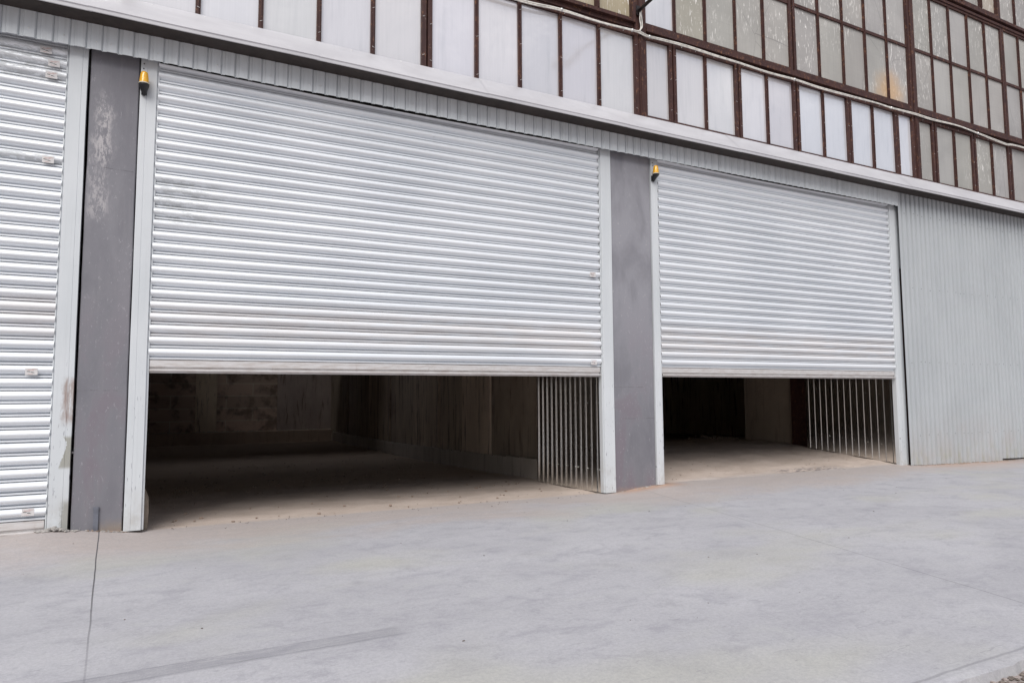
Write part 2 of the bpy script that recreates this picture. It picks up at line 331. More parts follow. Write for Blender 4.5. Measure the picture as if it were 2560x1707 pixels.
CABLE = simple('white_cable', (.80, .78, .73), .5, 0, .35, 14)
POLE = simple('dark_pole_paint', (.022, .016, .017), .45, 0, .3, 10)
RIVET = simple('bright_fastener', (.75, .75, .74), .3, .6)
DRIVET = simple('dull_fastener', (.16, .17, .18), .5, .5)
MORTAR = simple('crumbled_mortar', (.42, .40, .38), .95, 0, .4, 12, .8, .2)
BLOCK = simple('weathered_block', (.42, .35, .28), .95, 0, .35, 10, .8, .2)
STONE = simple('debris_stone', (.20, .17, .15), .9, 0, .5, 9, .6, .2)
RUBBLE = simple('rubble_earth', (.34, .26, .21), .95, 0, .4, 9, .8, .2)
PAPER = simple('paper_sticker', (.64, .62, .62), .6, 0, .12, 30)
INK = simple('dark_ink', (.05, .045, .05), .6); INKR = simple('faded_red_ink', (.60, .32, .28), .6)
CONDUIT = simple('blue_grey_conduit', (.155, .165, .20), .6, 0, .3, 12)

# ------------------------------------------------------------------ ground
def itp(t, L):
    if t <= L[0][0]: return L[0][1]
    for (a, u), (b, v) in zip(L, L[1:]):
        if t <= b:
            k = (t - a) / (b - a); return u + (v - u) * k
    return L[-1][1]
HX = [(-6, .06), (-.5, .06), (-.2, .075), (.1, .045), (.37, .01), (.52, -.012), (3, -.02), (5.8, -.032), (6.0, -.025), (6.6, .02), (6.8, .028), (9, .02), (12, .012), (12.3, 0), (15.8, -.07), (24, -.1)]
def H(x, y):
    h = itp(x, HX)
    if y <= 0:
        k = max(0, 1 + y / 1.6); return h * k * k * (3 - 2 * k)
    if x < 6.3: return itp(y, [(0, h), (2.3, -.081), (4, -.143), (9.4, -.27), (20, -.34)])
    return itp(y, [(0, h), (.2, max(h, .035)), (2, .19), (2.6, .235), (4.5, .25), (6, -.05), (20, -.3)])
def sheet(name, xs, ys, z, mat, jit=0):
    mb = MB(); mb.strip([[(x, y, z(x, y) + (mnoise.noise(Vector((x * 3, y * 3, 1))) * jit)) for x in xs] for y in ys], 0, True)
    return tag(mb.build(name, mat), kind='structure')
fr = lambda a, b, s: [a + (b - a) * i / max(1, round((b - a) / s)) for i in range(int(round((b - a) / s)) + 1)]
yx = sorted(set(fr(-8, 24, .2) + [p[0] for p in HX]))
yard = sheet('yard_pavement', yx, fr(-5.46, .10, .16), H, YARD, .004)
mb = MB()   # broken slab edge
ex = fr(-8, 24, .06)
e0 = [(x, -5.46, H(x, -5.46) + mnoise.noise(Vector((x * 3, -5.46 * 3, 1))) * .004) for x in ex]
e1 = [(x, -5.50 - .03 * mnoise.noise(Vector((x * 2.3, 0, 5))) - .012 * mnoise.noise(Vector((x * 11, 3, 5))), -.006) for x in ex]
e2 = [(x, p[1] - .015, -.07) for x, p in zip(ex, e1)]
mb.strip([e2, e1, e0], 0, False); tag(mb.build('pavement_edge', YARD), kind='structure')
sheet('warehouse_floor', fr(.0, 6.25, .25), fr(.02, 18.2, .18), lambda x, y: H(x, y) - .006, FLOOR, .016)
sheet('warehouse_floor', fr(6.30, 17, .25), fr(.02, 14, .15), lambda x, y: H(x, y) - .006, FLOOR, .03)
gx = [-400, -120, -40, -15] + fr(-8, 24, .5) + [40, 120, 400]; gy = [-400, -120, -40, -20, -12, -8, -6.6, -6, -5.8, -5.6, -5.4, -5, 0, 20, 60, 400]
sheet('ground', gx, gy, lambda x, y: -.05 if y < 1 else -.6, SOIL, .01)

# ------------------------------------------------------------------ the building
B = tag(empty('warehouse_building', (6, 0, 0)), 'long industrial warehouse with three roller shutters below a band of rusty framed windows', 'building')
PITCH, RX0 = .1302, 1.517
def profile(x0, x1, D=.017, F=.012, S=.010):
    """trapezoid sheet section in plan: list of (x, depth)"""
    pts = []; k = math.floor((x0 - RX0) / PITCH) - 1
    while RX0 + k * PITCH < x1 + PITCH:
        a = RX0 + k * PITCH
        pts += [(a, D), (a + F, 0), (a + .088, 0), (a + .088 + F, D), (a + .0895 + F, D + S), (a + .096 + F + .5 * (S - .01), D + S), (a + .0975 + F + .5 * (S - .01), D)]; k += 1
    q = [p for p in pts if x0 <= p[0] <= x1]; return [(x0, q[0][1])] + q + [(x1, q[-1][1])]
def rivet(mb, x, y, z, r=.006, mat=1):
    mb.rings([(0, 0, 0, r), (0, 0, .003, r * .9), (0, 0, .0045, r * .4)], 7, mat)
    n = 21
    for i in range(len(mb.v) - n, len(mb.v)):
        a, b, c = mb.v[i]; mb.v[i] = (x + a, y - c, z + b)
# header strip over the shutters
pr = profile(-6, 12.08, .011, .010); mb = MB()
wob = lambda x, z: .0035 * mnoise.noise(Vector((x * 1.7, z * 1.3, 0)))
mb.strip([[(x, -.086 + d + wob(x, z), z + (.0 if z > 4.6 else .006 * mnoise.noise(Vector((x * .9, 1, 4))))) for x, d in pr] for z in (4.531, 4.60, 4.72, 4.86, 5.05)], 0)
mb.strip([[(x, -.086 + d + wob(x, 4.531), 4.531 + .006 * mnoise.noise(Vector((x * .9, 1, 4)))) for x, d in pr], [(x, -.084 + d + wob(x, 4.531), 4.531 + .006 * mnoise.noise(Vector((x * .9, 1, 4)))) for x, d in pr]], 0)
for k in range(-40, 82):
    if k % 2 == 0 or k % 7 == 3:
        x = RX0 + k * PITCH + .052 + random.uniform(-.012, .012)
        if x < 12.1: rivet(mb, x, -.086, 4.612 + random.uniform(-.006, .006), .0065)
tag(mb.build('header_cladding', [HEADER, RIVET], B), 'ribbed pale grey header strip above the roller shutters')
# full height clad wall on the right
pr = profile(12.08, 22, .036, .014, .022); mb = MB()
zb = lambda x: H(x, 0) + (.006 if x < 14.9 else .045)
mb.strip([[(x, -.080 + d + wob(x, t), zb(x) + (5.05 - zb(x)) * t) for x, d in pr] for t in (0, .2, .4, .6, .8, 1)], 0)
for zr, ph in ((4.43, 0), (3.09, 1), (1.78, 0), (.51, 1)):
    for k in range(82, 155):
        if k % 2 == ph or k % 9 == 4:
            x = RX0 + k * PITCH + .052 + random.uniform(-.01, .01)
            if x > 12.2: rivet(mb, x, -.080, zr + random.uniform(-.012, .012), .0085)
tag(mb.build('wall_cladding', [CLAD, DRIVET], B), 'full height pale grey corrugated wall right of the shutters')
# sloping white flashing in two metre lengths
mb = MB(); joints = [-6.2, -4.13, -2.08, -.02, 2.025, 4.026, 6.071, 8.10, 10.13, 12.17, 14.2, 16.23, 18.26, 20.3, 22]
for i, (a, b) in enumerate(zip(joints, joints[1:])):
    e = .0022 if i % 2 else 0; a2 = a - .03
    P2 = [(.012, 5.152), (-.03, 5.135), (-.305, 4.842), (-.314, 4.826), (-.306, 4.818), (-.306, 4.803), (-.322, 4.797), (-.322, 4.779), (-.312, 4.777), (-.30, 4.793)]
    rows = [[(x, y - e + (.004 * mnoise.noise(Vector((x * 1.3, y * 8, 2))) if 0 < k < 4 else 0), z + e + .004 * mnoise.noise(Vector((x * .7, 0, 9)))) for x in fr(a2, b, .1)] for k, (y, z) in enumerate(P2)]
    mb.strip(rows, 0, True)
    for x in [a + .04, a + .45, a + .95, a + 1.4]:
        rivet(mb, x + random.uniform(-.05, .05), -.058, 5.108, .006); 
tag(mb.build('flashing', [FLASH, RIVET], B, 25), 'sloping white metal flashing above the ribbed header')
# structural walls behind and roof; unseen roof slots added to daylight the left bay
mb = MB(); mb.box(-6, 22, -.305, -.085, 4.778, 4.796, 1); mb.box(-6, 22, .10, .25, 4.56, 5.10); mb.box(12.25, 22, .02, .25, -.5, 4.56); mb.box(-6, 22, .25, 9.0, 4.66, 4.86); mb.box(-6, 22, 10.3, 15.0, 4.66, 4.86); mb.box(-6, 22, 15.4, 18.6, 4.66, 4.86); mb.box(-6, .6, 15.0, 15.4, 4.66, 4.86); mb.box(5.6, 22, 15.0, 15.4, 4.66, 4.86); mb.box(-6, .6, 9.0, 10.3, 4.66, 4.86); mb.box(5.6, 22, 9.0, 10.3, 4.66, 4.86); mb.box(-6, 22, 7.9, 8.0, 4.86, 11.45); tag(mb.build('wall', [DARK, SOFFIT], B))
mb = MB(); mb.box(-6.4, 22.4, -.5, 8.3, 11.45, 11.75); mb.build('roof', FRAME, B)
mb = MB(); mb.box(-6.2, 22.2, 18.6, 18.8, -.5, 4.95); mb.box(-6.2, -6, 0, 8, -.5, 11.45); mb.box(22, 22.2, 0, 8, -.5, 11.45); mb.box(-6.2, -6, 8.01, 18.6, -.5, 4.95); mb.box(22, 22.2, 8.01, 18.6, -.5, 4.95); mb.build('outer_wall', CLAD, B)
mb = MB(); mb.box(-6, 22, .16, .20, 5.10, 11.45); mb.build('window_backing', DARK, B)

# pillars
def pillar(x0, x1, lab):
    mb = MB(); N = 40; rows = []
    for i in range(N + 1):
        z = -.3 + (4.60 + .3) * i / N; j = lambda s: .0035 * mnoise.noise(Vector((s, z * 2.1, x0))) + .002 * mnoise.noise(Vector((s, z * 9, x0)))
        rows.append([(x0 + j(1), .55, z), (x0 + j(1), .028, z), (x0 + .008 + j(1), .02, z), (x0 + (x1 - x0) * .5, .02 + j(5), z), (x1 - .008 + j(3), .02, z), (x1 + j(3), .028, z), (x1 + j(3), .55, z)])
    mb.strip(rows, 0, False)
    return tag(mb.build('pillar', PILLAR, B, 30), lab)
pillar(-.040, .366, 'dark purple grey pillar with scraped white plaster left of the wide shutter')
pillar(5.984, 6.655, 'dark purple grey pillar between the two raised shutters')
# shutter guide rails
def guide(x0, x1, inner, lab, zbot, screws=()):
    """inner: -1 door on the left of the rail, +1 door on the right"""
    mb = MB(); N = 26; rows = []
    if inner > 0: sec = [(x0, .09), (x0, 0), (x0 + .055, 0), (x0 + .058, .003), (x0 + .061, 0), (x1 - .003, 0), (x1, .003), (x1, .017), (x1 + .018, .017), (x1 + .020, .02), (x1 + .020, .09)]
    else: sec = [(x0 - .020, .09), (x0 - .020, .02), (x0 - .018, .015), (x0 - .010, .015), (x0 - .008, .022), (x0 - .003, .022), (x0, .003), (x0 + .003, 0), (x1 - .045, 0), (x1 - .042, .003), (x1 - .039, 0), (x1, 0), (x1, .09)]
    for i in range(N + 1):
        z = zbot + (4.62 - zbot) * i / N; d = .003 * mnoise.noise(Vector((x0, z * 1.2, 0)))
        rows.append([(x + d, y + (.0 if z > .25 else (.25 - z) * -.03), z) for x, y in sec])
    mb.strip(rows, 0, False)
    for (sx, sz) in screws: rivet(mb, sx, -.001, sz, .007)
    return tag(mb.build('guide_rail', [PAINT, INK], B), lab)
guide(-.213, -.062, -1, 'pale grey guide rail with rusty peeled patch, right of the left shutter', .06)
guide(.376, .521, 1, 'pale grey scratched guide rail left of the wide shutter', .012, [(.402, 4.47), (.405, 4.52)])
guide(5.812, 5.972, -1, 'pale grey guide rail right of the wide shutter', -.02)
guide(6.662, 6.778, 1, 'pale grey guide rail carrying the far warning light', .03, [(6.695, 4.50), (6.70, 4.46)])
guide(11.955, 12.100, -1, 'pale grey guide rail between the right shutter and clad wall', .01)
mb = MB(); mb.box(12.112, 12.156, .004, .09, .02, 4.55); mb.box(12.158, 12.26, .010, .09, 3.45, 4.55); mb.build('jamb_strip', PAINT, B)
mb = MB(); mb.box(12.158, 12.30, .03, .09, .0, 3.44); mb.build('packing_strip', FRAME, B)

# roller shutters
SP = [(0, .001), (.02, -.007), (.06, -.0140), (.12, -.0200), (.20, -.0248), (.29, -.0275), (.37, -.0278), (.44, -.0255), (.50, -.0210), (.555, -.0145), (.60, -.0070), (.64, .0010), (.675, .0095), (.705, .0180), (.73, .0300), (.775, .0310), (.785, .0), (.805, -.0045), (.905, -.0045), (.920, -.002), (.930, .044), (.994, .045)]
def shutter(x0, x1, ztop, n, lab, stickers=(), bottom=True):
    mb = MB(); xs = fr(x0, x1, .22); Y = .030
    def off(x, z): return .004 * mnoise.noise(Vector((x * 1.1, 0, z * 1.6))) + .0006 * mnoise.noise(Vector((x * 2.5, 3, z * 5)))
    z0 = ztop + .115   # extra slat above going up into the housing
    rows = []
    for k in range(-2, n):
        for t, d in SP:
            z = ztop - .115 * (k + t)
            if z > ztop + .075: continue
            rows.append([(x, Y + d + off(x, z) , z + .0015 * mnoise.noise(Vector((x * .8, k * 3.3, 0))) - (.022 * math.sin(math.pi * (x - x0) / (x1 - x0)) * max(0, (z - ztop) / .075) if k < 0 else 0)) for x in xs])
    mb.strip(rows, 0, True, True)
    o = tag(mb.build('roller_shutter', GALV, B, 42), lab)
    zb = ztop - .115 * n; mb = MB()
    prof = [(.046, zb + .004), (.034, zb), (.026, zb - .004), (.026, zb - .062), (.030, zb - .066), (.050, zb - .070), (.050, zb - .086), (.012, zb - .090), (.006, zb - .093), (.006, zb - .104), (.012, zb - .108), (.040, zb - .110), (.044, zb - .124), (.075, zb - .124)]
    mb.strip([[(x, y + .002 * mnoise.noise(Vector((x, 0, 3))), z) for x in fr(x0 + .012, x1 - .012, .3)] for y, z in prof], 0, False, True)
    mb.build('bottom_bar', BAR, o)
    for (sx, sz) in stickers:
        s = MB(); w, h = .046, .032; y = Y - .0290
        s.add([(sx - w, y, sz - h), (sx + w, y, sz - h), (sx + w, y + .0005, sz + h), (sx - w, y + .0005, sz + h)], [(0, 1, 2, 3)], 0)
        for (a, b, c_, d_, m_) in ((-.75, -.2, -.05, .12, 1), (-.1, .35, -.30, -.12, 1), (.3, .5, -.38, -.3, 1), (-.6, .4, .35, .45, 2), (.1, .8, .6, .68, 2), (-.5, .2, -.7, -.63, 2)):
            s.add([(sx + a * w, y - .0008, sz + c_ * h), (sx + b * w, y - .0008, sz + (c_ - .08) * h), (sx + b * w, y - .0008, sz + (d_ - .08) * h), (sx + a * w, y - .0008, sz + d_ * h)], [(0, 1, 2, 3)], m_)
        st = s.build('sticker', [PAPER, INK, INKR], o)
    return o
shutter(-5.4, -.228, 4.534, 38, 'closed galvanised roller shutter at the left edge', [(-.395, 4.475), (-.33, 4.36), (-.345, 4.245), (-.34, 3.44), (-.385, 1.49), (-.36, .25)])
shutter(.532, 5.782, 4.486, 25, 'wide galvanised roller shutter raised a third of the way', [(5.66, 2.83), (5.66, 1.672)])
shutter(6.790, 11.925, 4.492, 25, 'galvanised roller shutter raised a third, right of the second pillar')
# shadow box above the shutters
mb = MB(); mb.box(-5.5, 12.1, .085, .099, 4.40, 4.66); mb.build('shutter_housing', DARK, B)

# ------------------------------------------------------------------ interior
mb = MB()   # side sheets just inside the openings
def side_sheet(x, y0, y1, z0, lab):
    mb = MB(); pts = []; y = y0
    while y < y1:
        pts += [(0, y), (0, y + .084), (-.013, y + .088), (-.013, y + .124)]; y += PITCH
    pts = [p for p in pts if p[1] <= y1] + [(0, y1)]
    mb.strip([[(x + d, yy, z + H(x - .05, yy)) for d, yy in pts] for z in (.005, .8, 2.2, 4.6)], 0)
    for zz in (.30, 1.18):
        for k in range(int((y1 - y0) / PITCH)):
            if k % 2 == 0: mb.stone((x - .004, y0 + k * PITCH + .04, zz + H(x, y0 + k * PITCH)), .008, 1)
    return tag(mb.build('side_sheet', [STEEL, RIVET], B), lab)
side_sheet(5.815, .10, 1.79, 0, 'ribbed bare steel sheet lining the inside of the wide opening')
side_sheet(12.02, .10, 1.96, 0, 'ribbed bare steel sheet lining the inside of the right opening')
mb = MB()
# right hand wall of the first bay, cast panels
for (a, b, dx, tn) in [(1.70, 4.02, .03, .62), (4.02, 5.34, 0, 1.15), (5.34, 6.69, .05, .80), (6.69, 8.43, .01, .9), (8.43, 10.3, .04, .72), (10.3, 12.4, 0, .85), (12.4, 15, .05, .6), (15, 18.2, 0, .5)]:
    mb.box(6.05 + dx, 6.30, a, b - .012, -.5, 4.66, 0, (tn, tn, tn, 1))
tag(mb.build('dividing_wall', CONC, B), 'stained concrete wall panels inside the wide opening')
mb = MB(); Y = fr(1.72, 18, .5)
for a, b in zip(Y, Y[1:]):
    mb.box(5.97, 6.06, a, b, -.6, H(6, a) + .30 + .004 * math.sin(a * 3), 0, (.8, .8, .8, 1))
mb.build('plinth', CONC2, B)
mb = MB(); mb.box(0, 4.2, 17.6, 17.9, -.5, 4.66); o = mb.build('back_wall', BLOCKW, B)
mb = MB(); mb.box(1.6, 2.25, 17.45, 17.62, -.4, 4.66, 0); mb.box(4.2, 6.05, 17.5, 17.9, -.5, 4.66, 0, (.6, .6, .7, 1)); mb.build('back_pilaster', CONC, B)
mb = MB(); mb.box(0, 6.0, 16.9, 17.6, -.5, .06, 0, (.7, .6, .55, 1)); mb.build('back_kerb', CONC2, B)
mb = MB(); mb.box(-.05, .10, .55, 18, -.5, 4.66); mb.build('lining_wall', CONC, B)
mb = MB(); mb.box(6.30, 6.62, .5, 14, -.5, 4.66); mb.box(6.3, 17.3, 13.9, 14.1, -.5, 4.66); mb.box(17, 17.2, .25, 14, -.5, 4.66); mb.build('bay_wall', CONC, B)
mb = MB(); mb.box(12.14, 12.30, 1.98, 2.42, -.2, 4.66, 0, (.5, .45, .4, 1)); mb.build('inner_post', FRAME, B)
mb = MB(); mb.box(12.22, 12.7, 2.46, 3.75, -.2, 4.66, 0, (.62, .56, .50, 1)); tag(mb.build('inner_column', CONC2, B), 'pale plastered column inside the right opening')
mb = MB(); mb.box(12.3, 17, .25, 3.4, -.2, 4.66, 0, (.5, .5, .5, 1)); mb.build('store_wall', CONC, B)
# conduit stub and rough plaster at the foot of the left pillar
mb = MB(); mb.box(.135, .175, .004, .022, .03, .24); mb.box(.130, .180, .006, .02, .225, .25); mb.build('conduit', CONDUIT, B)

# guard stone
mb = MB(); R = []
for (z, w) in ((-.05, 0), (.14, .004), (.26, 0), (.33, -.028), (.40, -.06)):
    j = lambda s: .008 * mnoise.noise(Vector((s, z * 7, 2))); d = .03 if z > .3 else 0
    R.append([(.33, .16 + d, z), (.572 + w + j(1), .16 + d, z), (.575 + w + j(2), .30, z + j(4)), (.570 + w + j(3), .46 - d, z), (.33, .46 - d, z)])
mb.strip(R, 0); n0 = len(R[-1]); mb.add(R[-1], [(0, 1, 2, 3, 4)], 0)
tag(mb.build('guard_stone', BLOCK), 'small chipped tan stone block just inside the wide opening, behind its left rail', 'stone block')

# ------------------------------------------------------------------ windows
def window(x0, x1, z0, z1, bars, mat, lab, mids=(), tints=None, st=.055, y=.0, clips=False, sill=.0):
    """x0..x1 and z0..z1 bound the glass; the frame lies round it"""
    mb = MB(); F = y + .012
    mb.box(x0 - st, x0, F, .10, z0 - .05 - sill, z1 + .045); mb.box(x1, x1 + st, F, .10, z0 - .05 - sill, z1 + .045)
    mb.box(x0, x1, F + .002, .10, z1, z1 + .045); mb.box(x0, x1, F + .002, .10, z0 - .05, z0)
    for b in bars:
        w = .025; t = .002 * math.sin(b * 7)
        mb.box(b - w, b + w, F + .006, .09, z0, z1); mb.box(b - .007, b + .007, F - .008, F + .006, z0 + .002, z1 - .002)
    for m in mids: 
        e = [x0] + [q for b in bars for q in (b - .025, b + .025)] + [x1]
        for i in range(0, len(e), 2): mb.box(e[i], e[i + 1], F + .009, .09, m - .026, m + .026)
    if clips:
        for b in list(bars) + [x0 - .02, x1 + .02]:
            for k in range(3):
                z = z0 + .15 + k * (z1 - z0 - .25) / 2 + random.uniform(-.05, .05); s = random.choice((-1, 1)) * .012
                mb.tube([(b - .012, F - .006, z - s * .5), (b + .014, F - .010, z + s * .5)], .0022, 5, 1)
        for i in range(max(1, int((x1 - x0) / .3))):
            xx = x0 + .1 + i * .3 + random.uniform(-.05, .05); mb.tube([(xx, F - .003, z1 + .010), (xx + .018, F - .007, z1 + .034)], .0022, 5, 1)
    w = mb.build('window', [FRAME, RIVET], B)
    if lab: w['label'] = lab
    pb = MB(); e = [x0] + list(bars) + [x1]; zz = [z0] + list(mids) + [z1]; k = 0; pm = mat if isinstance(mat, list) else [mat]
    for j in range(len(zz) - 1):
        for i in range(len(e) - 1):
            r = random.uniform(.93, 1.06); t = (r, r * random.uniform(.985, 1.01), r * random.uniform(.97, 1.02), 1); mi = 0
            if tints and (i, j) in tints:
                q = tints[(i, j)]
                if len(q) > 3: mi = q[3]
                t = (*q[:3], 1)
            a, b, c, d = e[i] + .003, e[i + 1] - .003, zz[j] + .003, zz[j + 1] - .003
            # each sheet is slightly sprung out of true
            dy = [.050 + random.uniform(-.004, .004) for _ in range(4)]; N = 6; rows = []
            bow = random.uniform(-.006, .006)
            for v in range(N + 1):
                row = []
                for u in range(N + 1):
                    U, V = u / N, v / N; yy = (dy[0] * (1 - U) + dy[1] * U) * (1 - V) + (dy[2] * (1 - U) + dy[3] * U) * V + bow * math.sin(math.pi * U) * math.sin(math.pi * V)
                    row.append((a + (b - a) * U, yy, c + (d - c) * V))
                rows.append(row)
            o = len(pb.f); pb.strip(rows, mi, True)
            for q in range(o, len(pb.f)): pb.t[q] = t
    pb.build('pane', pm, w)
    return w
zl0, zl1 = 5.10, 6.312
window(.31, 3.278, zl0, zl1, [.866, 1.473, 2.081, 2.689], POLY, 'glossy white window band above the left of the wide shutter', clips=True)
window(3.41, 6.432, zl0, zl1, [3.999, 4.607, 5.217, 5.832], POLY, 'glossy white five pane window left of the main window post', clips=True)
window(-2.86, .18, zl0, zl1, [-2.24, -1.63, -1.02, -.41], POLY, None, clips=True)
window(-6, -2.99, zl0, zl1, [-5.4, -4.8, -4.2, -3.6], POLY, None)
zl0 = 5.185
window(6.645, 7.056, zl0, zl1, [], POLY, 'narrow glossy white window just right of the main post', clips=True)
for a, m, b, lab in ((7.190, 7.762, 8.352, 'first'), (8.486, 9.055, 9.640, 'second'), (9.784, 10.368, 10.957, 'third'), (11.080, 11.658, 12.262, 'fourth')):
    window(a, b, zl0, zl1, [m], POLY, lab + ' glossy white two pane window right of the main post', clips=True, tints={(0, 0): (1.02, 1.05, 1.09), (1, 0): (1.02, 1.05, 1.09)} if a > 9 else None)
window(12.378, 12.765, zl0, zl1, [], POLY, 'brightest narrow white window left of the far post', clips=True, tints={(0, 0): (1.08, 1.1, 1.13)})
window(12.99, 13.378, zl0, 6.29, [], OLDG, 'narrow dull grey window right of the far post', clips=True)
for a, m, b in ((13.532, 14.10, 14.677), (14.82, 15.385, 15.968), (16.11, 16.70, 17.27), (17.41, 18.0, 18.57)):
    window(a, b, zl0, 6.29, [m], OLDG, 'dull grey two pane window in the lower row', tints=None, clips=a < 15)
window(18.72, 19.1, zl0, 6.29, [], OLDG, None); window(19.32, 21.9, zl0, 6.29, [19.9, 20.5, 21.2], OLDG, None)
# upper rows
zu0, zm, zu1 = 6.548, 7.668, 8.80
yel = (1.10, .98, .72); yel2 = (1.16, 1.04, .80)
window(3.41, 6.385, zu0 - .01, zu1, [4.0, 4.61, 5.21, 5.805], OLDG, 'yellowed sash standing slightly proud above the cable', mids=(zm,), tints={(i, j): (yel, yel2)[i % 2] for i in range(5) for j in range(2)}, y=-.035)
window(.31, 3.28, zu0, zu1, [.9, 1.5, 2.1, 2.7], OLDG, None, mids=(zm,)); window(-2.86, .18, zu0, zu1, [-2.24, -1.63, -1.02, -.41], OLDG, None, mids=(zm,)); window(-6, -2.99, zu0, zu1, [-5.4, -4.8, -4.2, -3.6], OLDG, None, mids=(zm,))
window(6.63, 9.607, zu0, zu1, [7.187, 7.785, 8.405, 9.020], [OLDG, POLY], 'tall grey window with one white pane beside the main post', mids=(zm,), tints={(0, 0): (1.0, 1.0, 1.0, 1), (1, 0): (1.02, 1.0, .90)}, y=.004)
window(9.755, 12.742, zu0, zu1, [10.330, 10.948, 11.550, 12.158], OLDG, 'tall grey window with an orange stain in its lower right panes', mids=(zm,), y=.004)
window(12.925, 15.950, zu0, zu1, [13.530, 14.138, 14.762, 15.372], OLDG, 'tall grey window right of the far post', mids=(zm,), y=.004)
window(16.075, 19.1, zu0, zu1, [16.645, 17.25, 17.87, 18.5], OLDG, 'tall grey window cut by the right edge of the view', mids=(zm,), y=.004)
window(19.32, 21.9, zu0, zu1, [19.9, 20.5, 21.2], OLDG, None, mids=(zm,))
for a, b, bars in ((-6, -2.99, [-5.4, -4.8, -4.2, -3.6]), (-2.86, .18, [-2.24, -1.63, -1.02, -.41]), (.31, 3.28, [.9, 1.5, 2.1, 2.7]), (3.41, 6.385, [4.0, 4.61, 5.21, 5.8]), (6.63, 9.607, [7.19, 7.79, 8.4, 9.02]), (9.755, 12.742, [10.33, 10.95, 11.55, 12.16])):
    window(a, b, 9.045, 11.35, bars, OLDG, None, mids=(10.2,))
window(12.925, 14.50, 9.045, 11.35, [13.53], OLDG, None, mids=(10.2,))
window(14.66, 15.84, 9.055, 11.35, [15.27], OLDG, 'small grey sash standing proud at the top right of the view', mids=(10.2,), y=-.03, st=.065, tints={(1, 0): (1.12, 1.03, .92)})
window(16.0, 19.1, 9.045, 11.35, [16.58, 17.2, 17.85, 18.5], OLDG, 'topmost grey window at the right edge of the view', mids=(10.2,)); window(19.32, 21.9, 9.045, 11.35, [19.9, 20.5, 21.2], OLDG, None, mids=(10.2,))
# main posts
for x, lab in ((6.535, 'brown main window post with the pole on it'), (12.862, 'far brown window post'), (19.21, None), (.245, None)):
    mb = MB(); w = .098 if x > 1 else .06
    mb.box(x - w, x - w + .062, .004, .12, 5.08, 11.45); mb.box(x - w + .064, x + w - .066, -.012, .12, 5.08, 11.45); mb.box(x + w - .064, x + w, .002, .12, 5.08, 11.45)
    mb.box(x - .012, x + .004, -.022, -.012, 5.08, 6.30)
    o = mb.build('window_post', FRAME, B)
    if lab: o['label'] = lab
# double mullions: dark recess between neighbouring sashes is the backing; rails
def rail(x0, x1, zs, name='rail', lab=None):
    mb = MB()
    for z0, z1, y in zs: mb.box(x0, x1, y, .14, z0, z1)
    o = mb.build(name, FRAME, B)
    if lab: o['label'] = lab
segs = ((-6, .18), (.31, 6.435), (6.635, 12.762), (12.962, 19.1), (19.31, 22))
for i, (a, b) in enumerate(segs):
    if b < 6.5: rail(a, b, [(6.36, 6.42, .045), (6.422, 6.482, .03)])
    else: rail(a, b, [(6.362, 6.405, .038), (6.407, 6.455, -.018), (6.457, 6.496, -.006)])
    rail(a, b, [(8.848, 8.90, .0), (8.902, 8.935, .06), (8.937, 8.99, -.03)])
mb = MB(); mb.box(-6, 22, .085, .12, 5.08, 11.45); mb.build('sash_backing', FRAME, B)

# ------------------------------------------------------------------ cable and pole
cp = [(-1.0, 6.33), (1.0, 6.30), (2.8, 6.345), (4.467, 6.300), (5.159, 6.336), (5.807, 6.322), (6.373, 6.346), (6.50, 6.340), (6.62, 6.325), (6.9, 6.340), (7.353, 6.352), (7.9, 6.338), (8.368, 6.334), (9.027, 6.318), (9.62, 6.334), (10.2, 6.322), (10.902, 6.333), (11.676, 6.346), (12.1, 6.340), (12.757, 6.364), (13.3, 6.358), (14.119, 6.378), (14.8, 6.350), (15.4, 6.32), (15.827, 6.300), (16.157, 6.33), (17.5, 6.34), (19.5, 6.33)]
def smooth(P, n=5):
    o = []
    for i in range(len(P) - 1):
        p0, p1, p2, p3 = (Vector(P[max(0, min(len(P) - 1, i + k))]) for k in (-1, 0, 1, 2))
        for k in range(n):
            t = k / n; o.append(.5 * ((2 * p1) + (p2 - p0) * t + (2 * p0 - 5 * p1 + 4 * p2 - p3) * t * t + (3 * p1 - p0 - 3 * p2 + p3) * t ** 3))
    o.append(Vector(P[-1])); return o
mb = MB()
mb.tube(smooth([(x, -.036, z) for x, z in cp]), .0125, 7)
mb.tube(smooth([(x, -.038 + .004 * math.sin(x * 3), z - .017 + .006 * math.sin(x * 2.3)) for x, z in cp]), .009, 6)
for dx, s in ((0, 1), (.022, -1)):
    mb.tube(smooth([(6.36 + .30 * (s < 0), -.04, 6.343 - .02 * (s < 0)), (6.47 + dx, -.05, 6.352), (6.505 + dx, -.05, 6.42), (6.49 + dx * 1.6, -.048, 6.52), (6.495 + dx, -.05, 6.60), (6.50 + dx, -.04, 6.665)]), .009, 6)
for (x, z) in ((6.36, 6.345), (6.66, 6.325), (9.62, 6.333), (12.1, 6.34), (5.2, 6.336), (14.8, 6.35)):
    mb.tube([(x - .012, -.036, z - .006), (x + .012, -.036, z - .006)], .024, 8, 1)
tag(mb.build('cable', [CABLE, RIVET]), 'white twin cable sagging along the brown rail between the window rows', 'cable')
P0 = empty('lamp_arm', (6.49, -.01, 6.67)); tag(P0, 'thin black arm sticking out from the main window post, white cable at its foot', 'lamp arm')
mb = MB(); mb.tube([(6.49, -.02, 6.660), (6.485, -.16, 6.668), (6.48, -.5, 6.69), (6.47, -1.5, 6.76)], .026, 10); mb.build('arm', POLE, P0)
mb = MB(); mb.box(6.452, 6.528, -.022, -.012, 6.60, 6.74); mb.box(6.47, 6.51, -.045, -.020, 6.635, 6.69); mb.build('mounting_plate', POLE, P0)
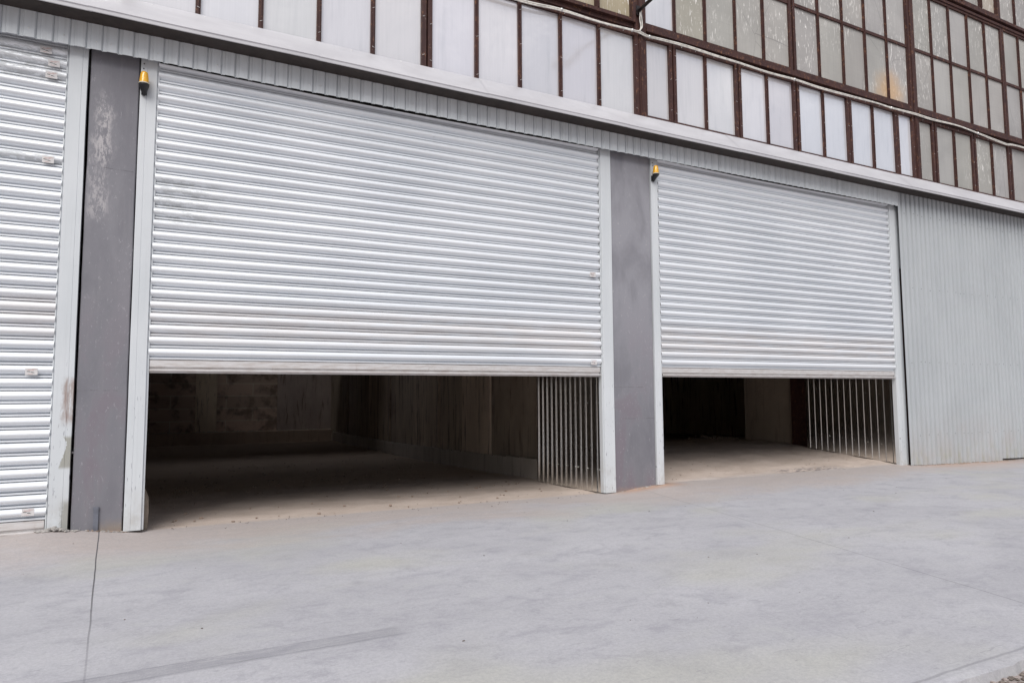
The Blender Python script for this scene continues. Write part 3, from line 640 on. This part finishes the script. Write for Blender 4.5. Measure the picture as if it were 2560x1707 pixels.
mb = MB(); mb.tube([(6.47, -1.42, 6.75), (6.465, -1.95, 6.775)], [.05, .075], 10); mb.build('lamp_head', POLE, P0)

# ------------------------------------------------------------------ warning lights
def beacon(cx, zr, lab):
    """zr: height of the rim between the lens and the black base"""
    yc = -.078; R = empty('warning_light', (cx, yc, zr - .09))
    tag(R, lab, 'warning light', 'amber warning lights by the shutters')
    L = MB(); L.rings([(cx, yc, zr + .004, .0425), (cx, yc, zr + .03, .0415), (cx, yc, zr + .07, .037), (cx, yc, zr + .098, .0325), (cx, yc, zr + .110, .0285), (cx, yc, zr + .1155, .020), (cx, yc, zr + .117, .008)], 40, 0, .022); L.build('lens', AMBER, R, 60)
    L = MB(); L.rings([(cx, yc, zr - .006, .0465), (cx, yc, zr - .003, .048), (cx, yc, zr + .003, .048), (cx, yc, zr + .006, .044)], 32); L.build('rim', CREAM, R, 40)
    L = MB(); L.rings([(cx, -.020, zr - .098, .006), (cx, -.022, zr - .094, .013), (cx, -.026, zr - .082, .0185), (cx, -.036, zr - .062, .026), (cx, -.050, zr - .045, .034), (cx, -.066, zr - .030, .041), (cx, yc, zr - .018, .0465), (cx, yc, zr - .006, .0468)], 28); L.build('base', RUBBER, R, 50)
    L = MB(); L.box(cx - .024, cx + .024, -.022, .001, zr - .085, zr - .012); L.build('bracket', RUBBER, R)
beacon(.412, 4.288, 'amber warning light on the rail left of the wide shutter, nearer of the two')
beacon(6.690, 4.318, 'amber warning light on the rail right of the middle pillar, farther of the two')

# ------------------------------------------------------------------ loose matter
mb = MB()
for i in range(260):       # mortar squeezed out under the left rail and pillar
    x = random.gauss(-.15, .05); y = random.gauss(-.03, .022); mb.stone((x, y, H(x, y) + .006 + max(0, .03 - abs(x + .15) * .3) * random.random()), random.uniform(.006, .02), 0, .5)
tag(mb.build('mortar_spill', MORTAR), 'crumbled grey mortar at the foot of the left guide rail', 'mortar', None, 'stuff')
mb = MB()
for i in range(520):
    x = 12.2 + 6 * random.random(); y = random.gauss(-.10, .03); mb.stone((x, y, H(x, y) + .004), random.uniform(.006, .026) * (.5 + .5 * min(1, (x - 12.2) / 1.5)), random.choice((0, 0, 1)), .5)
for i in range(150):
    x = random.choice((random.uniform(-.04, .37), random.uniform(.2, .42), random.uniform(5.98, 6.66))); y = random.gauss(-.005, .014); mb.stone((x, y, H(x, y) + .002), random.uniform(.004, .014), random.choice((0, 1)), .55)
tag(mb.build('foundation_rubble', [RUBBLE, MORTAR]), 'reddish earth and rubble along the foot of the front', 'rubble', None, 'stuff')
mb = MB()
for i in range(900):
    x = random.uniform(2.9, 6.5); y = -5.52 - abs(random.gauss(0, .10)); mb.stone((x, y, -.045), random.uniform(.004, .017), random.choice((0, 0, 1, 1)), .6)
for i in range(500):
    x = random.uniform(-3, 10); y = -5.56 - abs(random.gauss(0, .4)); mb.stone((x, y, -.045), random.uniform(.004, .018), random.choice((0, 1, 1)), .6)
tag(mb.build('gravel', [STONE, SOIL, MORTAR]), 'loose gravel and soil beyond the slab edge, bottom right corner', 'gravel', None, 'stuff')
mb = MB()
for i in range(55):
    x = random.uniform(.7, 5.7); y = random.gauss(.06, .10); mb.stone((x, y, H(x, y) + .002), random.uniform(.003, .009), 0, .5)
for i in range(70):
    x = random.uniform(-1, 14); y = -random.random() ** 1.3 * 4.8 - .1; mb.stone((x, y, H(x, y) + .002), random.uniform(.003, .007), 0, .45)
for i in range(260):
    x = random.uniform(.6, 5.6); y = random.uniform(.2, 9); mb.stone((x, y, H(x, y) + .004), random.uniform(.006, .024), 1, .5)
for i in range(220):
    x = random.uniform(6.9, 11.9); y = random.uniform(.15, 4.5); mb.stone((x, y, H(x, y) + .002), random.uniform(.004, .012), 1, .5)
for i in range(160):
    x = random.gauss(11.9, .35); y = random.gauss(4.4, .25); mb.stone((x, y, .22 + .05 * math.exp(-((x - 12) / .4) ** 2) * random.random()), random.uniform(.015, .045), 1, .6)
for i in range(200):
    x = random.uniform(.2, 5.8); y = 17.35 - abs(random.gauss(0, .08)); mb.stone((x, y, .07), random.uniform(.01, .035), 2, .6)
tag(mb.build('scattered_grit', [STONE, RUBBLE, MORTAR]), 'small stones and grit scattered over pavement and inner floors', 'grit', None, 'stuff')

# ------------------------------------------------------------------ camera
f = 1684.58; yaw, pit, rol = math.radians(27.20836), math.radians(4.47307), math.radians(-.31287)
fw = Vector((math.sin(yaw) * math.cos(pit), math.cos(yaw) * math.cos(pit), math.sin(pit))); r = Vector((math.cos(yaw), -math.sin(yaw), 0)); u = r.cross(fw)
r2 = r * math.cos(rol) + u * math.sin(rol); u2 = -r * math.sin(rol) + u * math.cos(rol)
cam = bpy.data.cameras.new('camera'); co = bpy.data.objects.new('camera', cam); COL.objects.link(co)
co.matrix_world = Matrix(((r2.x, u2.x, -fw.x, .684476), (r2.y, u2.y, -fw.y, -7.335707), (r2.z, u2.z, -fw.z, 1.262997), (0, 0, 0, 1)))
cam.sensor_width = 36; cam.lens = 36 * f / 2560; cam.clip_end = 2000; cam.clip_start = .05; S.camera = co

# ------------------------------------------------------------------ light
SUN_EL, SUN_AZ = math.radians(46), math.radians(36)      # azimuth measured from the facade normal towards the left
sd = Vector((-math.sin(SUN_AZ) * math.cos(SUN_EL), -math.cos(SUN_AZ) * math.cos(SUN_EL), math.sin(SUN_EL)))
sun = bpy.data.lights.new('sun', 'SUN'); sun.energy = 1.5; sun.angle = math.radians(40); sun.color = (1, .975, .94)
so = bpy.data.objects.new('sun', sun); COL.objects.link(so); so.rotation_euler = sd.to_track_quat('Z', 'Y').to_euler()
W = bpy.data.worlds.new('World'); S.world = W; W.use_nodes = True; nt = W.node_tree; nt.nodes.clear()
out = nt.nodes.new('ShaderNodeOutputWorld'); bg = nt.nodes.new('ShaderNodeBackground'); sky = nt.nodes.new('ShaderNodeTexSky')
sky.sky_type = 'NISHITA'; sky.sun_disc = False; sky.sun_elevation = SUN_EL; sky.sun_rotation = math.atan2(sd.x, sd.y); sky.dust_density = 3; sky.air_density = 1; sky.ozone_density = 1
tc = nt.nodes.new('ShaderNodeTexCoord'); mp = nt.nodes.new('ShaderNodeMapping'); mp.inputs['Scale'].default_value = (1, 1, 2.6); nz = nt.nodes.new('ShaderNodeTexNoise')
nz.inputs['Scale'].default_value = 3.0; nz.inputs['Detail'].default_value = 7; nz.inputs['Roughness'].default_value = .55; nz.inputs['Distortion'].default_value = .4
mr = nt.nodes.new('ShaderNodeMapRange'); mr.inputs['From Min'].default_value = .33; mr.inputs['From Max'].default_value = .62; mr.inputs['To Min'].default_value = .05
cr = nt.nodes.new('ShaderNodeMix'); cr.data_type = 'RGBA'; cr.inputs[7].default_value = (8.0, 8.1, 8.6, 1)
L = nt.links.new
L(tc.outputs['Generated'], mp.inputs[0]); L(mp.outputs[0], nz.inputs['Vector']); L(nz.outputs['Fac'], mr.inputs['Value']); L(mr.outputs[0], cr.inputs[0]); L(sky.outputs[0], cr.inputs[6])
sx = nt.nodes.new('ShaderNodeSeparateXYZ'); L(tc.outputs['Generated'], sx.inputs[0])
gr = nt.nodes.new('ShaderNodeMapRange'); gr.inputs['From Min'].default_value = 0; gr.inputs['From Max'].default_value = .9; gr.inputs['To Min'].default_value = .38; gr.inputs['To Max'].default_value = 1.15; L(sx.outputs[2], gr.inputs['Value'])
vm = nt.nodes.new('ShaderNodeVectorMath'); vm.operation = 'SCALE'; L(cr.outputs[2], vm.inputs[0]); L(gr.outputs[0], vm.inputs['Scale'])     # overcast skies are brightest overhead
L(vm.outputs[0], bg.inputs[0]); bg.inputs[1].default_value = .06; L(bg.outputs[0], out.inputs[0])

S.view_settings.view_transform = 'Standard'; S.view_settings.look = 'None'; S.view_settings.gamma = 1; S.view_settings.exposure = 0.92
S.render.engine = 'CYCLES'; S.cycles.max_bounces = 8; S.cycles.use_denoising = True
